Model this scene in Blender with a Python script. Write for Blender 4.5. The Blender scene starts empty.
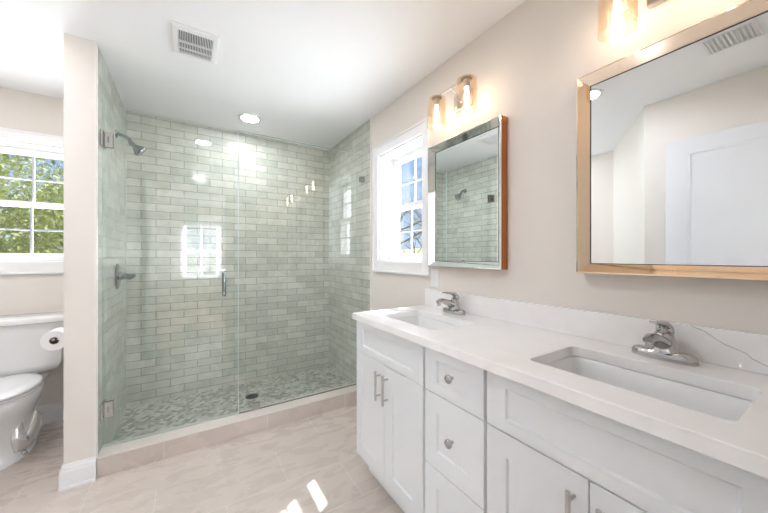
import bpy, bmesh, math, random
from mathutils import Vector, Matrix
random.seed(7)
sc = bpy.context.scene
COL = sc.collection
PI = math.pi

# ------------------------------------------------------------------ camera
cam_d = bpy.data.cameras.new('camera')
cam_d.sensor_width = 36.0
cam_d.lens = 305.7 / 768 * 36.0
cam_d.clip_start = 0.01
cam = bpy.data.objects.new('camera', cam_d)
COL.objects.link(cam)
cam.location = (0, 0, 1.2414)
cam.rotation_euler = (PI / 2, 0, -0.5636)
sc.camera = cam

# ------------------------------------------------------------------ look
sc.view_settings.view_transform = 'Standard'
sc.view_settings.look = 'None'
sc.view_settings.gamma = 1.0
sc.view_settings.use_curve_mapping = False
EXPOSURE = 2.78
sc.view_settings.exposure = EXPOSURE
CAN = 22.5        # recessed lights
BULB = 6.8       # sconce bulbs
DAY = 34.0        # area lamps at the bedroom windows, the outer two added as fill
SUN = 3.0

# ------------------------------------------------------------------ world: clear spring sky
w = bpy.data.worlds.new('sky'); sc.world = w
w.use_nodes = True
nt = w.node_tree; nt.nodes.clear()
o_ = nt.nodes.new('ShaderNodeOutputWorld'); b_ = nt.nodes.new('ShaderNodeBackground')
tc = nt.nodes.new('ShaderNodeTexCoord'); sx = nt.nodes.new('ShaderNodeSeparateXYZ')
cr = nt.nodes.new('ShaderNodeValToRGB')
cr.color_ramp.elements[0].position = 0.0; cr.color_ramp.elements[0].color = (0.46, 0.60, 0.78, 1)
cr.color_ramp.elements[1].position = 0.45; cr.color_ramp.elements[1].color = (0.12, 0.27, 0.58, 1)
nt.links.new(tc.outputs['Generated'], sx.inputs[0]); nt.links.new(sx.outputs['Z'], cr.inputs[0])
nt.links.new(cr.outputs[0], b_.inputs[0]); nt.links.new(b_.outputs[0], o_.inputs[0])
b_.inputs[1].default_value = 0.20

# ------------------------------------------------------------------ sun
sd = bpy.data.lights.new('sun', 'SUN'); sd.energy = SUN; sd.angle = math.radians(0.53); sd.color = (1.0, 0.93, 0.84)
sun = bpy.data.objects.new('sun', sd); COL.objects.link(sun)
SUNDIR = Vector((-1.0, -0.51, -1.7)).normalized()
sun.rotation_euler = SUNDIR.to_track_quat('-Z', 'Y').to_euler()
sun.location = (8, 6, 12)

def area(name, loc, rot, sx_, sy_, e, col):
    l = bpy.data.lights.new(name, 'AREA'); l.shape = 'RECTANGLE'; l.size = sx_; l.size_y = sy_
    l.energy = e; l.color = col
    o = bpy.data.objects.new(name, l); COL.objects.link(o); o.location = loc; o.rotation_euler = rot
    return o
# daylight of the middle bedroom window, plus two added windows as fill
for k, wx in enumerate((-1.2, 0.21, 1.5)):
    area('bedroom_day_and_fill_lamp', (wx, -3.22, 1.36), (PI / 2, 0, PI), 0.66, 1.05, DAY * (0.4 if k == 1 else 1.3), (0.88, 0.94, 1.06))

# daylight in the two bathroom windows, in the plane of the glass
for a_ in (area('side_window_daylight', (1.50, 1.8785, 1.63), (0, PI / 2, 0), 0.72, 0.42, 2.3, (0.88, 0.95, 1.04)),
           area('nook_window_daylight', (-1.02, 3.44, 1.63), (-PI / 2, 0, 0), 0.42, 0.72, 1.9, (0.88, 0.95, 1.04))):
    a_.data.spread = math.radians(150)

# ------------------------------------------------------------------ materials
def mat(name, color=(0.8, 0.8, 0.8), rough=0.5, metal=0.0, spec=0.5, coat=0.0):
    m = bpy.data.materials.new(name); m.use_nodes = True
    p = m.node_tree.nodes['Principled BSDF']
    p.inputs['Base Color'].default_value = (*color, 1); p.inputs['Roughness'].default_value = rough
    p.inputs['Metallic'].default_value = metal; p.inputs['Specular IOR Level'].default_value = spec
    p.inputs['Coat Weight'].default_value = coat
    return m
def N(m, t, **kw):
    n = m.node_tree.nodes.new(t)
    for k, v in kw.items():
        if k in n.inputs: n.inputs[k].default_value = v
        else: setattr(n, k, v)
    return n
def L(m, a, b): m.node_tree.links.new(a, b)
def P(m): return m.node_tree.nodes['Principled BSDF']
def mixc(m, fac, a, b, blend='MIX'):
    n = m.node_tree.nodes.new('ShaderNodeMix'); n.data_type = 'RGBA'; n.blend_type = blend
    for i, v in ((0, fac), (6, a), (7, b)):
        if hasattr(v, 'is_output') or isinstance(v, bpy.types.NodeSocket): L(m, v, n.inputs[i])
        else: n.inputs[i].default_value = v if i == 0 else (*v, 1)
    return n.outputs[2]
def add_bump(m, height, strength=0.2, dist=0.002):
    b = N(m, 'ShaderNodeBump'); b.inputs['Strength'].default_value = strength; b.inputs['Distance'].default_value = dist
    L(m, height, b.inputs['Height']); L(m, b.outputs[0], P(m).inputs['Normal']); return b
def pos_xy(m, a, b, offs=(0, 0)):
    g = N(m, 'ShaderNodeNewGeometry'); s = N(m, 'ShaderNodeSeparateXYZ'); L(m, g.outputs['Position'], s.inputs[0])
    c = N(m, 'ShaderNodeCombineXYZ'); outs = []
    for i, ax in enumerate((a, b)):
        ad = N(m, 'ShaderNodeMath', operation='ADD'); L(m, s.outputs[ax], ad.inputs[0]); ad.inputs[1].default_value = offs[i]
        L(m, ad.outputs[0], c.inputs[i])
    return c.outputs[0], g.outputs['Position'], s
def noise(m, vec, scale, detail=3, rough=0.5, dist=0.0):
    n = N(m, 'ShaderNodeTexNoise'); n.inputs['Scale'].default_value = scale; n.inputs['Detail'].default_value = detail
    n.inputs['Roughness'].default_value = rough; n.inputs['Distortion'].default_value = dist
    L(m, vec, n.inputs['Vector']); return n.outputs['Fac']
def ramp(m, fac, stops):
    r = N(m, 'ShaderNodeValToRGB'); e = r.color_ramp.elements
    while len(e) < len(stops): e.new(0.5)
    for i, (p, c) in enumerate(stops): e[i].position = p; e[i].color = (*c, 1)
    L(m, fac, r.inputs[0]); return r.outputs[0]
def brick(m, vec, bw, rh, mortar, c1, c2, cm, off=0.5, smooth=0.1):
    b = N(m, 'ShaderNodeTexBrick'); b.offset = off; b.offset_frequency = 2; b.squash = 1
    b.inputs['Scale'].default_value = 1; b.inputs['Brick Width'].default_value = bw; b.inputs['Row Height'].default_value = rh
    b.inputs['Mortar Size'].default_value = mortar; b.inputs['Mortar Smooth'].default_value = smooth; b.inputs['Bias'].default_value = 0
    b.inputs['Color1'].default_value = (*c1, 1); b.inputs['Color2'].default_value = (*c2, 1); b.inputs['Mortar'].default_value = (*cm, 1)
    L(m, vec, b.inputs['Vector']); return b

def paint(name, col, rough=0.55):
    m = mat(name, col, rough, spec=0.3)
    g = N(m, 'ShaderNodeNewGeometry'); f = noise(m, g.outputs['Position'], 260, 2)
    add_bump(m, f, 0.06, 0.001); return m
M_WALL = paint('cream_wall_paint', (0.765, 0.715, 0.66))
M_CEIL = paint('white_ceiling_paint', (0.91, 0.915, 0.925), 0.7)
M_TRIM = paint('white_trim_paint', (0.86, 0.86, 0.86), 0.3)
M_CAB = paint('white_cabinet_paint', (0.74, 0.755, 0.76), 0.28)
M_CABIN = mat('cabinet_frame_shade_grey', (0.55, 0.55, 0.53), 0.5)
M_DOOR = paint('white_door_paint', (0.70, 0.71, 0.73), 0.35)
M_CHROME = mat('chrome', (0.52, 0.51, 0.51), 0.08, 1.0)
M_DCHROME = mat('dark_chrome', (0.30, 0.33, 0.34), 0.14, 1.0)
M_NICKEL = mat('brushed_nickel', (0.55, 0.54, 0.52), 0.28, 1.0)
M_COPPER = mat('copper_bronze', (0.50, 0.20, 0.07), 0.25, 1.0)
M_CHAMP = mat('champagne_mirror_warm_reflection', (0.87, 0.71, 0.55), 0.06, 1.0)  # champagne, with warm sconce reflections put into the frame tint
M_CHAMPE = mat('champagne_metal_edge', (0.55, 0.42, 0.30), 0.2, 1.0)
M_SILVER = mat('silver_bevelled_mirror', (0.80, 0.84, 0.82), 0.05, 1.0)
M_MIRROR = mat('mirror_glass', (0.82, 0.84, 0.835), 0.0, 1.0)
M_MUNTIN_BACKLIT = mat('backlit_muntin_grey', (0.42, 0.44, 0.47), 0.4)  # muntins greyed: their backlit shade is put into the colour
M_BLACK = mat('black_rubber', (0.02, 0.02, 0.02), 0.6)
M_CERAMIC = mat('glazed_white_ceramic', (0.84, 0.84, 0.83), 0.08, coat=0.4)
M_SEAT = mat('white_seat_plastic', (0.87, 0.87, 0.87), 0.18)
M_PAPER = mat('white_tissue_paper', (0.88, 0.88, 0.87), 0.9)
M_CARD = mat('brown_cardboard', (0.25, 0.18, 0.12), 0.9)
M_PLASTIC = mat('white_plastic', (0.83, 0.83, 0.83), 0.4)
M_DARK = mat('dark_cavity', (0.10, 0.10, 0.10), 0.8)
M_EDGE = mat('cream_edge_trim', (0.80, 0.76, 0.70), 0.35)

def glass_mat(name, tint, gl=1.0, bump=False):
    m = bpy.data.materials.new(name); m.use_nodes = True; t = m.node_tree; t.nodes.clear()
    o = t.nodes.new('ShaderNodeOutputMaterial'); mx = t.nodes.new('ShaderNodeMixShader')
    tr = t.nodes.new('ShaderNodeBsdfTransparent'); gs = t.nodes.new('ShaderNodeBsdfGlossy'); fr = t.nodes.new('ShaderNodeFresnel')
    tr.inputs[0].default_value = (*tint, 1); gs.inputs['Roughness'].default_value = 0.0; gs.inputs[0].default_value = (gl, gl, gl, 1)
    # the same reflectance from either side of the pane
    fr.inputs['IOR'].default_value = 1.5
    g = t.nodes.new('ShaderNodeNewGeometry'); ior = t.nodes.new('ShaderNodeMix'); ior.data_type = 'FLOAT'
    ior.inputs[2].default_value = 1.5; ior.inputs[3].default_value = 1 / 1.5
    t.links.new(g.outputs['Backfacing'], ior.inputs[0]); t.links.new(ior.outputs[0], fr.inputs['IOR'])
    t.links.new(fr.outputs[0], mx.inputs[0]); t.links.new(tr.outputs[0], mx.inputs[1]); t.links.new(gs.outputs[0], mx.inputs[2])
    t.links.new(mx.outputs[0], o.inputs[0])
    if bump:
        n = t.nodes.new('ShaderNodeTexVoronoi'); n.inputs['Scale'].default_value = 90
        b = t.nodes.new('ShaderNodeBump'); b.inputs['Strength'].default_value = 0.5; b.inputs['Distance'].default_value = 0.004
        t.links.new(g.outputs['Position'], n.inputs['Vector']); t.links.new(n.outputs[0], b.inputs['Height']); t.links.new(b.outputs[0], gs.inputs['Normal'])
    return m
M_GLASS = glass_mat('clear_shower_glass', (0.972, 0.986, 0.976))
M_PANE = glass_mat('window_glass', (0.98, 0.99, 0.99))
M_SHADE = glass_mat('seeded_amber_glass', (0.985, 0.925, 0.85), 1.0, True)

def emit(name, col, s):
    m = bpy.data.materials.new(name); m.use_nodes = True; t = m.node_tree; t.nodes.clear()
    o = t.nodes.new('ShaderNodeOutputMaterial'); e = t.nodes.new('ShaderNodeEmission')
    e.inputs[0].default_value = (*col, 1); e.inputs[1].default_value = s; t.links.new(e.outputs[0], o.inputs[0]); return m
M_BULB = emit('glowing_filament_bulb', (1.0, 0.90, 0.80), BULB)
M_CAN = emit('lit_downlight_lens', (0.94, 0.955, 1.06), CAN)
M_NOOKFILL = emit('added_nook_fill_lens', (0.95, 0.965, 1.03), 24.0)
M_CANLOW = emit('shower_downlight_lens', (0.95, 0.965, 1.03), 26.0)

def tile_mat(name, a, b, offs):
    m = mat(name, (0.5, 0.55, 0.5), 0.12, coat=0.2)
    v, pos, s = pos_xy(m, a, b, offs)
    # slight handmade waviness of the edges
    nz = N(m, 'ShaderNodeTexNoise', Scale=14.0); L(m, pos, nz.inputs['Vector'])
    sub = N(m, 'ShaderNodeVectorMath', operation='SUBTRACT'); L(m, nz.outputs['Color'], sub.inputs[0]); sub.inputs[1].default_value = (0.5, 0.5, 0.5)
    scl = N(m, 'ShaderNodeVectorMath', operation='SCALE'); L(m, sub.outputs[0], scl.inputs[0]); scl.inputs['Scale'].default_value = 0.007
    ad = N(m, 'ShaderNodeVectorMath', operation='ADD'); L(m, v, ad.inputs[0]); L(m, scl.outputs[0], ad.inputs[1])
    br = brick(m, ad.outputs[0], 0.201, 0.066, 0.0028, (0.70, 0.70, 0.63), (0.52, 0.545, 0.47), (0.32, 0.32, 0.28))
    br.inputs['Bias'].default_value = -0.15
    n1 = noise(m, pos, 9, 4, 0.6, 0.5)
    c = mixc(m, 0.55, br.outputs['Color'], ramp(m, n1, [(0.3, (0.62, 0.66, 0.62)), (0.7, (1.0, 1.0, 1.0))]), 'MULTIPLY')
    L(m, c, P(m).inputs['Base Color'])
    n2 = noise(m, pos, 22, 3, 0.5)
    n3 = noise(m, pos, 5, 2, 0.5)
    h = N(m, 'ShaderNodeMath', operation='MULTIPLY_ADD'); L(m, br.outputs['Fac'], h.inputs[0]); h.inputs[1].default_value = -0.6; L(m, n2, h.inputs[2])
    add_bump(m, h.outputs[0], 0.5, 0.0035)
    rr = ramp(m, br.outputs['Fac'], [(0, (0.1, 0.1, 0.1)), (1, (0.7, 0.7, 0.7))]); L(m, rr, P(m).inputs['Roughness'])
    return m
M_TILE_XZ = tile_mat('sage_zellige_tile_back', 'X', 'Z', (10 * 0.201 + 0.352 + 0.0, 20 * 0.066 - 0.043))
M_TILE_YZ = tile_mat('sage_zellige_tile_side', 'Y', 'Z', (10 * 0.201 + 0.05, 20 * 0.066 - 0.043))

def floor_mat(name, a, b, offs, bw=0.607, rh=0.305):
    m = mat(name, (0.6, 0.52, 0.46), 0.3)
    v, pos, s = pos_xy(m, a, b, offs)
    st = N(m, 'ShaderNodeMapping'); st.inputs['Scale'].default_value = (1.0, 2.6, 1.0); st.inputs['Rotation'].default_value = (0, 0, 0.5); L(m, pos, st.inputs['Vector'])
    n1 = noise(m, st.outputs[0], 1.6, 5, 0.55, 0.4); n2 = noise(m, st.outputs[0], 5, 6, 0.6, 0.5)
    base = ramp(m, n1, [(0.2, (0.61, 0.535, 0.475)), (0.5, (0.63, 0.555, 0.495)), (0.8, (0.65, 0.575, 0.52))])
    base = mixc(m, 0.13, base, ramp(m, n2, [(0.25, (0.90, 0.89, 0.88)), (0.75, (1.0, 1.0, 1.0))]), 'MULTIPLY')
    br = brick(m, v, bw, rh, 0.0028, (1, 1, 1), (0.94, 0.94, 0.94), (0, 0, 0))
    c = mixc(m, 1.0, base, br.outputs['Color'], 'MULTIPLY')
    c = mixc(m, br.outputs['Fac'], c, (0.70, 0.64, 0.58))
    L(m, c, P(m).inputs['Base Color'])
    h = N(m, 'ShaderNodeMath', operation='MULTIPLY'); L(m, br.outputs['Fac'], h.inputs[0]); h.inputs[1].default_value = -1
    add_bump(m, h.outputs[0], 0.3, 0.001)
    L(m, ramp(m, n2, [(0.3, (0.22, 0.22, 0.22)), (0.7, (0.34, 0.34, 0.34))]), P(m).inputs['Roughness'])
    return m
# joints along y at x = .757 in the rows y 1.402-1.707 and 2.012-2.317, staggered by half between
M_FLOOR = floor_mat('beige_porcelain_floor_tile', 'X', 'Y', (-0.757 + 10 * 0.607, -1.402 + 21 * 0.305))
M_CURBT = floor_mat('beige_porcelain_curb_tile', 'X', 'Z', (-0.467 + 0.3035 + 10 * 0.607, 0.31), 0.607, 1.0)

def mosaic_mat():
    m = mat('green_grey_marble_mosaic', (0.5, 0.5, 0.5), 0.3)
    v, pos, s = pos_xy(m, 'X', 'Y', (5, 5))
    mp = N(m, 'ShaderNodeMapping'); mp.inputs['Rotation'].default_value = (0, 0, math.radians(40)); L(m, v, mp.inputs['Vector'])
    def bb(bw, rh, rot):
        q = N(m, 'ShaderNodeMapping'); q.inputs['Rotation'].default_value = (0, 0, rot); L(m, mp.outputs[0], q.inputs['Vector'])
        return brick(m, q.outputs[0], bw, rh, 0.0012, (0.64, 0.65, 0.58), (0.22, 0.24, 0.20), (0.54, 0.54, 0.49))
    b1 = bb(0.052, 0.026, 0); b2 = bb(0.052, 0.026, PI / 2)
    ck = N(m, 'ShaderNodeTexChecker'); ck.inputs['Scale'].default_value = 1 / 0.052; L(m, mp.outputs[0], ck.inputs['Vector'])
    c = mixc(m, ck.outputs['Fac'], b1.outputs['Color'], b2.outputs['Color'])
    c = mixc(m, 0.3, c, ramp(m, noise(m, pos, 25, 3), [(0.3, (0.7, 0.7, 0.7)), (0.7, (1, 1, 1))]), 'MULTIPLY')
    L(m, c, P(m).inputs['Base Color']); return m
M_MOSAIC = mosaic_mat()

def quartz_mat():
    m = mat('white_quartz_with_veins', (0.85, 0.83, 0.81), 0.16)
    g = N(m, 'ShaderNodeNewGeometry'); pos = g.outputs['Position']; s = N(m, 'ShaderNodeSeparateXYZ'); L(m, pos, s.inputs[0])
    base = ramp(m, noise(m, pos, 3.0, 4, 0.6, 1.5), [(0.35, (0.86, 0.835, 0.81)), (0.6, (0.90, 0.885, 0.875))])
    # one distinct grey vein running down the right end of the backsplash
    def line(y0, z0, y1, z1, amp, width, ymax, ymin, axis='Z'):
        n = N(m, 'ShaderNodeTexNoise', Scale=20.0); n.inputs['Detail'].default_value = 3; L(m, pos, n.inputs['Vector'])
        k = (z1 - z0) / (y1 - y0)
        a = N(m, 'ShaderNodeMath', operation='MULTIPLY_ADD'); L(m, s.outputs['Y'], a.inputs[0]); a.inputs[1].default_value = -k; a.inputs[2].default_value = -(z0 - k * y0)
        b = N(m, 'ShaderNodeMath', operation='ADD'); L(m, a.outputs[0], b.inputs[0]); L(m, s.outputs[axis], b.inputs[1])
        c = N(m, 'ShaderNodeMath', operation='MULTIPLY_ADD'); L(m, n.outputs['Fac'], c.inputs[0]); c.inputs[1].default_value = amp; c.inputs[2].default_value = -amp / 2
        d = N(m, 'ShaderNodeMath', operation='ADD'); L(m, b.outputs[0], d.inputs[0]); L(m, c.outputs[0], d.inputs[1])
        e = N(m, 'ShaderNodeMath', operation='ABSOLUTE'); L(m, d.outputs[0], e.inputs[0])
        f = N(m, 'ShaderNodeMapRange'); L(m, e.outputs[0], f.inputs[0]); f.inputs[1].default_value = 0; f.inputs[2].default_value = width; f.inputs[3].default_value = 1; f.inputs[4].default_value = 0
        for op, val in (('LESS_THAN', ymax), ('GREATER_THAN', ymin)):
            q = N(m, 'ShaderNodeMath', operation=op); L(m, s.outputs['Y'], q.inputs[0]); q.inputs[1].default_value = val
            r = N(m, 'ShaderNodeMath', operation='MULTIPLY'); L(m, q.outputs[0], r.inputs[0]); L(m, f.outputs[0], r.inputs[1]); f = r
        return f.outputs[0]
    v1 = line(0.285, 1.030, 0.14, 0.945, 0.030, 0.0018, 0.30, 0.0)
    v2 = line(0.95, 1.20, 0.30, 1.03, 0.10, 0.004, 1.2, 0.30, 'X')
    ab = N(m, 'ShaderNodeMath', operation='GREATER_THAN'); L(m, s.outputs['Z'], ab.inputs[0]); ab.inputs[1].default_value = 0.9234
    vm = N(m, 'ShaderNodeMath', operation='MULTIPLY'); L(m, ab.outputs[0], vm.inputs[0]); L(m, v1, vm.inputs[1])
    c = mixc(m, vm.outputs[0], base, (0.36, 0.31, 0.27))
    h = N(m, 'ShaderNodeMath', operation='MULTIPLY'); L(m, v2, h.inputs[0]); h.inputs[1].default_value = 0.15
    c = mixc(m, h.outputs[0], c, (0.5, 0.45, 0.40))
    L(m, c, P(m).inputs['Base Color']); return m
M_QUARTZ = quartz_mat()

# ------------------------------------------------------------------ mesh helpers
def link(name, bm, m, parent=None, smooth=None, kind=None, loc=None):
    me = bpy.data.meshes.new(name); bmesh.ops.recalc_face_normals(bm, faces=bm.faces); bm.to_mesh(me); bm.free()
    o = bpy.data.objects.new(name, me); COL.objects.link(o)
    if m is not None: me.materials.append(m)
    if smooth is not None:
        me.shade_smooth()
        if smooth < 180:
            try: me.set_sharp_from_angle(angle=math.radians(smooth))
            except Exception: pass
    if parent is not None:
        o.parent = parent; o.location = -Vector(parent.location) if parent.parent is None else -Vector(parent.location) - Vector(parent.parent.location) if False else o.location
        o.matrix_parent_inverse = Matrix.Identity(4)
    if kind: o['kind'] = kind
    return o
def thing(name, label=None, cat=None, loc=(0, 0, 0), group=None, kind=None):
    o = bpy.data.objects.new(name, None); COL.objects.link(o); o.location = loc; o.empty_display_size = 0.05
    return tag(o, label, cat, group, kind)
def tag(o, label=None, cat=None, group=None, kind=None):
    if label: o['label'] = label
    if cat: o['category'] = cat
    if group: o['group'] = group
    if kind: o['kind'] = kind
    return o
def part(name, bm, m, parent, smooth=None, label=None):
    """bm in the coordinates of the TOP thing; direct children get them unchanged, sub-parts too (parents sit at the origin of the thing)."""
    o = link(name, bm, m, None, smooth); o.parent = parent
    if label: o['label'] = label
    return o
def box(bm, x0, x1, y0, y1, z0, z1, bev=0.0, seg=2):
    x0, x1 = min(x0, x1), max(x0, x1); y0, y1 = min(y0, y1), max(y0, y1); z0, z1 = min(z0, z1), max(z0, z1)
    r = bmesh.ops.create_cube(bm, size=1.0)
    vs = r['verts']
    bmesh.ops.scale(bm, verts=vs, vec=(x1 - x0, y1 - y0, z1 - z0))
    bmesh.ops.translate(bm, verts=vs, vec=((x0 + x1) / 2, (y0 + y1) / 2, (z0 + z1) / 2))
    if bev > 0:
        es = list({e for v in vs for e in v.link_edges})
        bmesh.ops.bevel(bm, geom=es, offset=bev, segments=seg, profile=0.5, affect='EDGES')
    return bm
def B(*a, **k): return box(bmesh.new(), *a, **k)
def boxes(lst, bev=0.0):
    bm = bmesh.new()
    for b in lst: box(bm, *b, bev=bev)
    return bm
def frame_for(t):
    t = Vector(t).normalized(); up = Vector((0, 0, 1)) if abs(t.z) < 0.95 else Vector((0, 1, 0))
    a = t.cross(up).normalized(); b = a.cross(t).normalized(); return a, b
def loft(bm, rings, cap=True, closed=False):
    vv = [[bm.verts.new(p) for p in r] for r in rings]; n = len(vv[0])
    idx = list(range(len(vv) - 1)) + ([len(vv) - 1] if closed else [])
    for i in idx:
        A, Bq = vv[i], vv[(i + 1) % len(vv)]
        for j in range(n): bm.faces.new((A[j], A[(j + 1) % n], Bq[(j + 1) % n], Bq[j]))
    if cap and not closed: bm.faces.new(vv[0][::-1]); bm.faces.new(vv[-1])
    return bm
def sweep(bm, path, rad, n=12, cap=True):
    """tube along path; rad: float, or list of r or (ra, rb) per point"""
    rings = []; path = [Vector(p) for p in path]; prev = None
    for i, p in enumerate(path):
        t = (path[min(i + 1, len(path) - 1)] - path[max(i - 1, 0)]).normalized()
        if prev is None: a, b = frame_for(t)
        else:
            a = (prev - t * prev.dot(t)).normalized(); b = a.cross(t).normalized()
        prev = a
        r = rad if not isinstance(rad, (list, tuple)) else rad[i]
        ra, rb = (r, r) if not isinstance(r, (list, tuple)) else r
        rings.append([p + a * ra * math.cos(2 * PI * k / n) + b * rb * math.sin(2 * PI * k / n) for k in range(n)])
    return loft(bm, rings, cap)
def cyl(p0, p1, r, n=24, r1=None):
    return sweep(bmesh.new(), [p0, p1], [r, r if r1 is None else r1], n)
def lathe(prof, c=(0, 0, 0), n=32, axis='Z', cap=True):
    """prof: list of (r, h)"""
    rings = []
    for r, h in prof:
        ring = []
        for k in range(n):
            x, y = r * math.cos(2 * PI * k / n), r * math.sin(2 * PI * k / n)
            v = {'Z': (x, y, h), 'X': (h, x, y), 'Y': (x, h, y)}[axis]; ring.append(Vector(v) + Vector(c))
        rings.append(ring)
    return loft(bmesh.new(), rings, cap)
def rrect(x0, x1, y0, y1, r, z, n=6):
    pts = []
    for cx, cy, a0 in ((x1 - r, y1 - r, 0), (x0 + r, y1 - r, PI / 2), (x0 + r, y0 + r, PI), (x1 - r, y0 + r, 3 * PI / 2)):
        for k in range(n + 1):
            a = a0 + PI / 2 * k / n; pts.append(Vector((cx + r * math.cos(a), cy + r * math.sin(a), z)))
    return pts
def slab_with_holes(outer, holes, z0, z1):
    bm = bmesh.new(); es = []
    for loop in [outer] + holes:
        vs = [bm.verts.new((p[0], p[1], z1)) for p in loop]
        for i in range(len(vs)): es.append(bm.edges.new((vs[i], vs[(i + 1) % len(vs)])))
    bmesh.ops.triangle_fill(bm, use_beauty=True, use_dissolve=False, edges=es)
    r = bmesh.ops.extrude_face_region(bm, geom=list(bm.faces))
    bmesh.ops.translate(bm, verts=[g for g in r['geom'] if isinstance(g, bmesh.types.BMVert)], vec=(0, 0, z0 - z1))
    return bm
def wall_with_opening(axis, c0, c1, a0, a1, z0, z1, o):
    """axis 'X': wall between x=c0..c1 spanning y; 'Y': between y=c0..c1 spanning x. o = list of (a,b,z,z)"""
    o = sorted(o); bm = bmesh.new(); cur = a0
    def bb(p0, p1, q0, q1):
        if p1 - p0 < 1e-5 or q1 - q0 < 1e-5: return
        if axis == 'X': box(bm, c0, c1, p0, p1, q0, q1)
        else: box(bm, p0, p1, c0, c1, q0, q1)
    for (s, e, zb, zt) in o:
        bb(cur, s, z0, z1); bb(s, e, z0, zb); bb(s, e, zt, z1); cur = e
    bb(cur, a1, z0, z1); return bm
def structure(name, bm, m, smooth=None):
    o = link(name, bm, m, None, smooth); o['kind'] = 'structure'; return o

# ------------------------------------------------------------------ the room
H = 2.44
XR, YB, XS, XP, YP = 1.3235, 3.27, -0.4461, -0.5755, 2.2989
YT = 3.2495            # tile face, back wall
XT = 1.3155            # tile face, right wall
XN = -1.42             # toilet nook left wall
YG = 2.4146            # glass plane
HC = 0.1119            # curb top
W1 = (1.593, 2.164, 1.204, 2.071)     # side window opening (y, z)
W2 = (-1.3055, -0.7345, 1.204, 2.071) # nook window opening (x, z)

structure('floor', B(XN, XR, -0.14, YB, -0.12, 0.0), M_FLOOR)
structure('floor_shower', B(XS, XT, 2.45, YT, 0.0, 0.004), M_MOSAIC)
structure('ceiling', B(XN - 0.2, XR + 0.2, -0.14, YB + 0.2, H, H + 0.15), M_CEIL)
structure('wall_right', wall_with_opening('X', XR, XR + 0.2, -0.14, YB + 0.2, -0.12, H, [W1]), M_WALL)
structure('wall_back', wall_with_opening('Y', YB, YB + 0.2, XN - 0.2, XR, -0.12, H, [W2]), M_WALL)
structure('wall_left', B(XN - 0.15, XN, 1.53, YB, -0.12, H), M_WALL)
structure('wall_partition', B(XP, XS - 0.008, YP, YB, 0, H), M_WALL)
bm = bmesh.new()   # short wall beside the door and the angled wall
pl = [(-0.45, -0.14), (-0.45, 0.95), (XN, 1.53), (XN - 0.15, 1.53), (XN - 0.15, 1.40), (-0.60, 0.88), (-0.60, -0.14)]
bv = [bm.verts.new((x, y, -0.12)) for x, y in pl]; f = bm.faces.new(bv)
r = bmesh.ops.extrude_face_region(bm, geom=[f]); bmesh.ops.translate(bm, verts=[g for g in r['geom'] if isinstance(g, bmesh.types.BMVert)], vec=(0, 0, H + 0.12))
structure('wall_angled', bm, M_WALL)
structure('wall_rear', wall_with_opening('Y', -0.14, -0.02, -0.45, XR, -0.0, H, [(-0.40, 0.42, 0.0, 2.10)]), M_WALL)
structure('wall_shower_back', B(XS, XT, YT, YB, 0, H), M_TILE_XZ)
structure('wall_shower_left', B(XS - 0.008, XS, YP + 0.03, YT, 0, H), M_TILE_YZ)
structure('wall_shower_right', B(XT, XR, 2.306, YT, 0, H), M_TILE_YZ)
structure('trim_1', B(XS - 0.008, XS + 0.0015, YP - 0.001, YP + 0.03, HC, H), M_EDGE)
structure('trim_2', B(XT - 0.001, XR, 2.294, 2.306, HC, H), M_EDGE)

# the bedroom behind the doorway
structure('floor_bedroom', B(-2.3, 2.3, -3.3, -0.14, -0.12, 0.0), mat('oak_floor', (0.42, 0.30, 0.20), 0.35))
structure('ceiling_bedroom', B(-2.3, 2.3, -3.3, -0.14, H, H + 0.15), M_CEIL)
structure('wall_bedroom_rear', wall_with_opening('Y', -3.45, -3.3, -2.3, 2.3, 0, H, [(x - 0.34, x + 0.34, 0.81, 1.92) for x in (-1.2, 0.21, 1.5)]), M_WALL)  # outer two openings added for the fill lamps
structure('wall_bedroom_left', B(-2.45, -2.3, -3.3, -0.14, 0, H), M_WALL)
structure('wall_bedroom_right', B(2.3, 2.45, -3.3, -0.14, 0, H), M_WALL)
structure('wall_bedroom_front', boxes([(-2.3, -0.60, -0.14, -0.02, 0, H), (XR + 0.2, 2.3, -0.14, -0.02, 0, H)]), M_WALL)

# baseboards with a stepped top
def baseboard(name, p0, p1, nrm, h=0.13):
    p0 = Vector((*p0, 0)); p1 = Vector((*p1, 0)); n = Vector((*nrm, 0)).normalized()
    prof = [(0, 0), (0.019, 0), (0.017, 0.012), (0.014, 0.016), (0.014, h * 0.72), (0.011, h * 0.76), (0.011, h * 0.84), (0.007, h * 0.90), (0.005, h), (0, h)]
    rings = [[p + n * a + Vector((0, 0, z)) for a, z in prof] for p in (p0, p1)]
    return structure(name, loft(bmesh.new(), rings), M_TRIM)
baseboard('baseboard_partition', (XP, YP), (XS, YP), (0, -1), 0.128)
baseboard('baseboard_nook_right', (XP, YP - 0.0185), (XP, YB), (-1, 0), 0.128)
baseboard('baseboard_nook_back', (XN, YB), (XP, YB), (0, -1), 0.14)
baseboard('baseboard_nook_left', (XN, 1.53), (XN, YB), (1, 0))
baseboard('baseboard_angled', (XN, 1.53), (-0.45, 0.95), (0.50, 0.86))
baseboard('baseboard_left', (-0.45, -0.02), (-0.45, 0.95), (1, 0))
baseboard('baseboard_right', (XR, 1.56), (XR, 2.294), (-1, 0))

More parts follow.
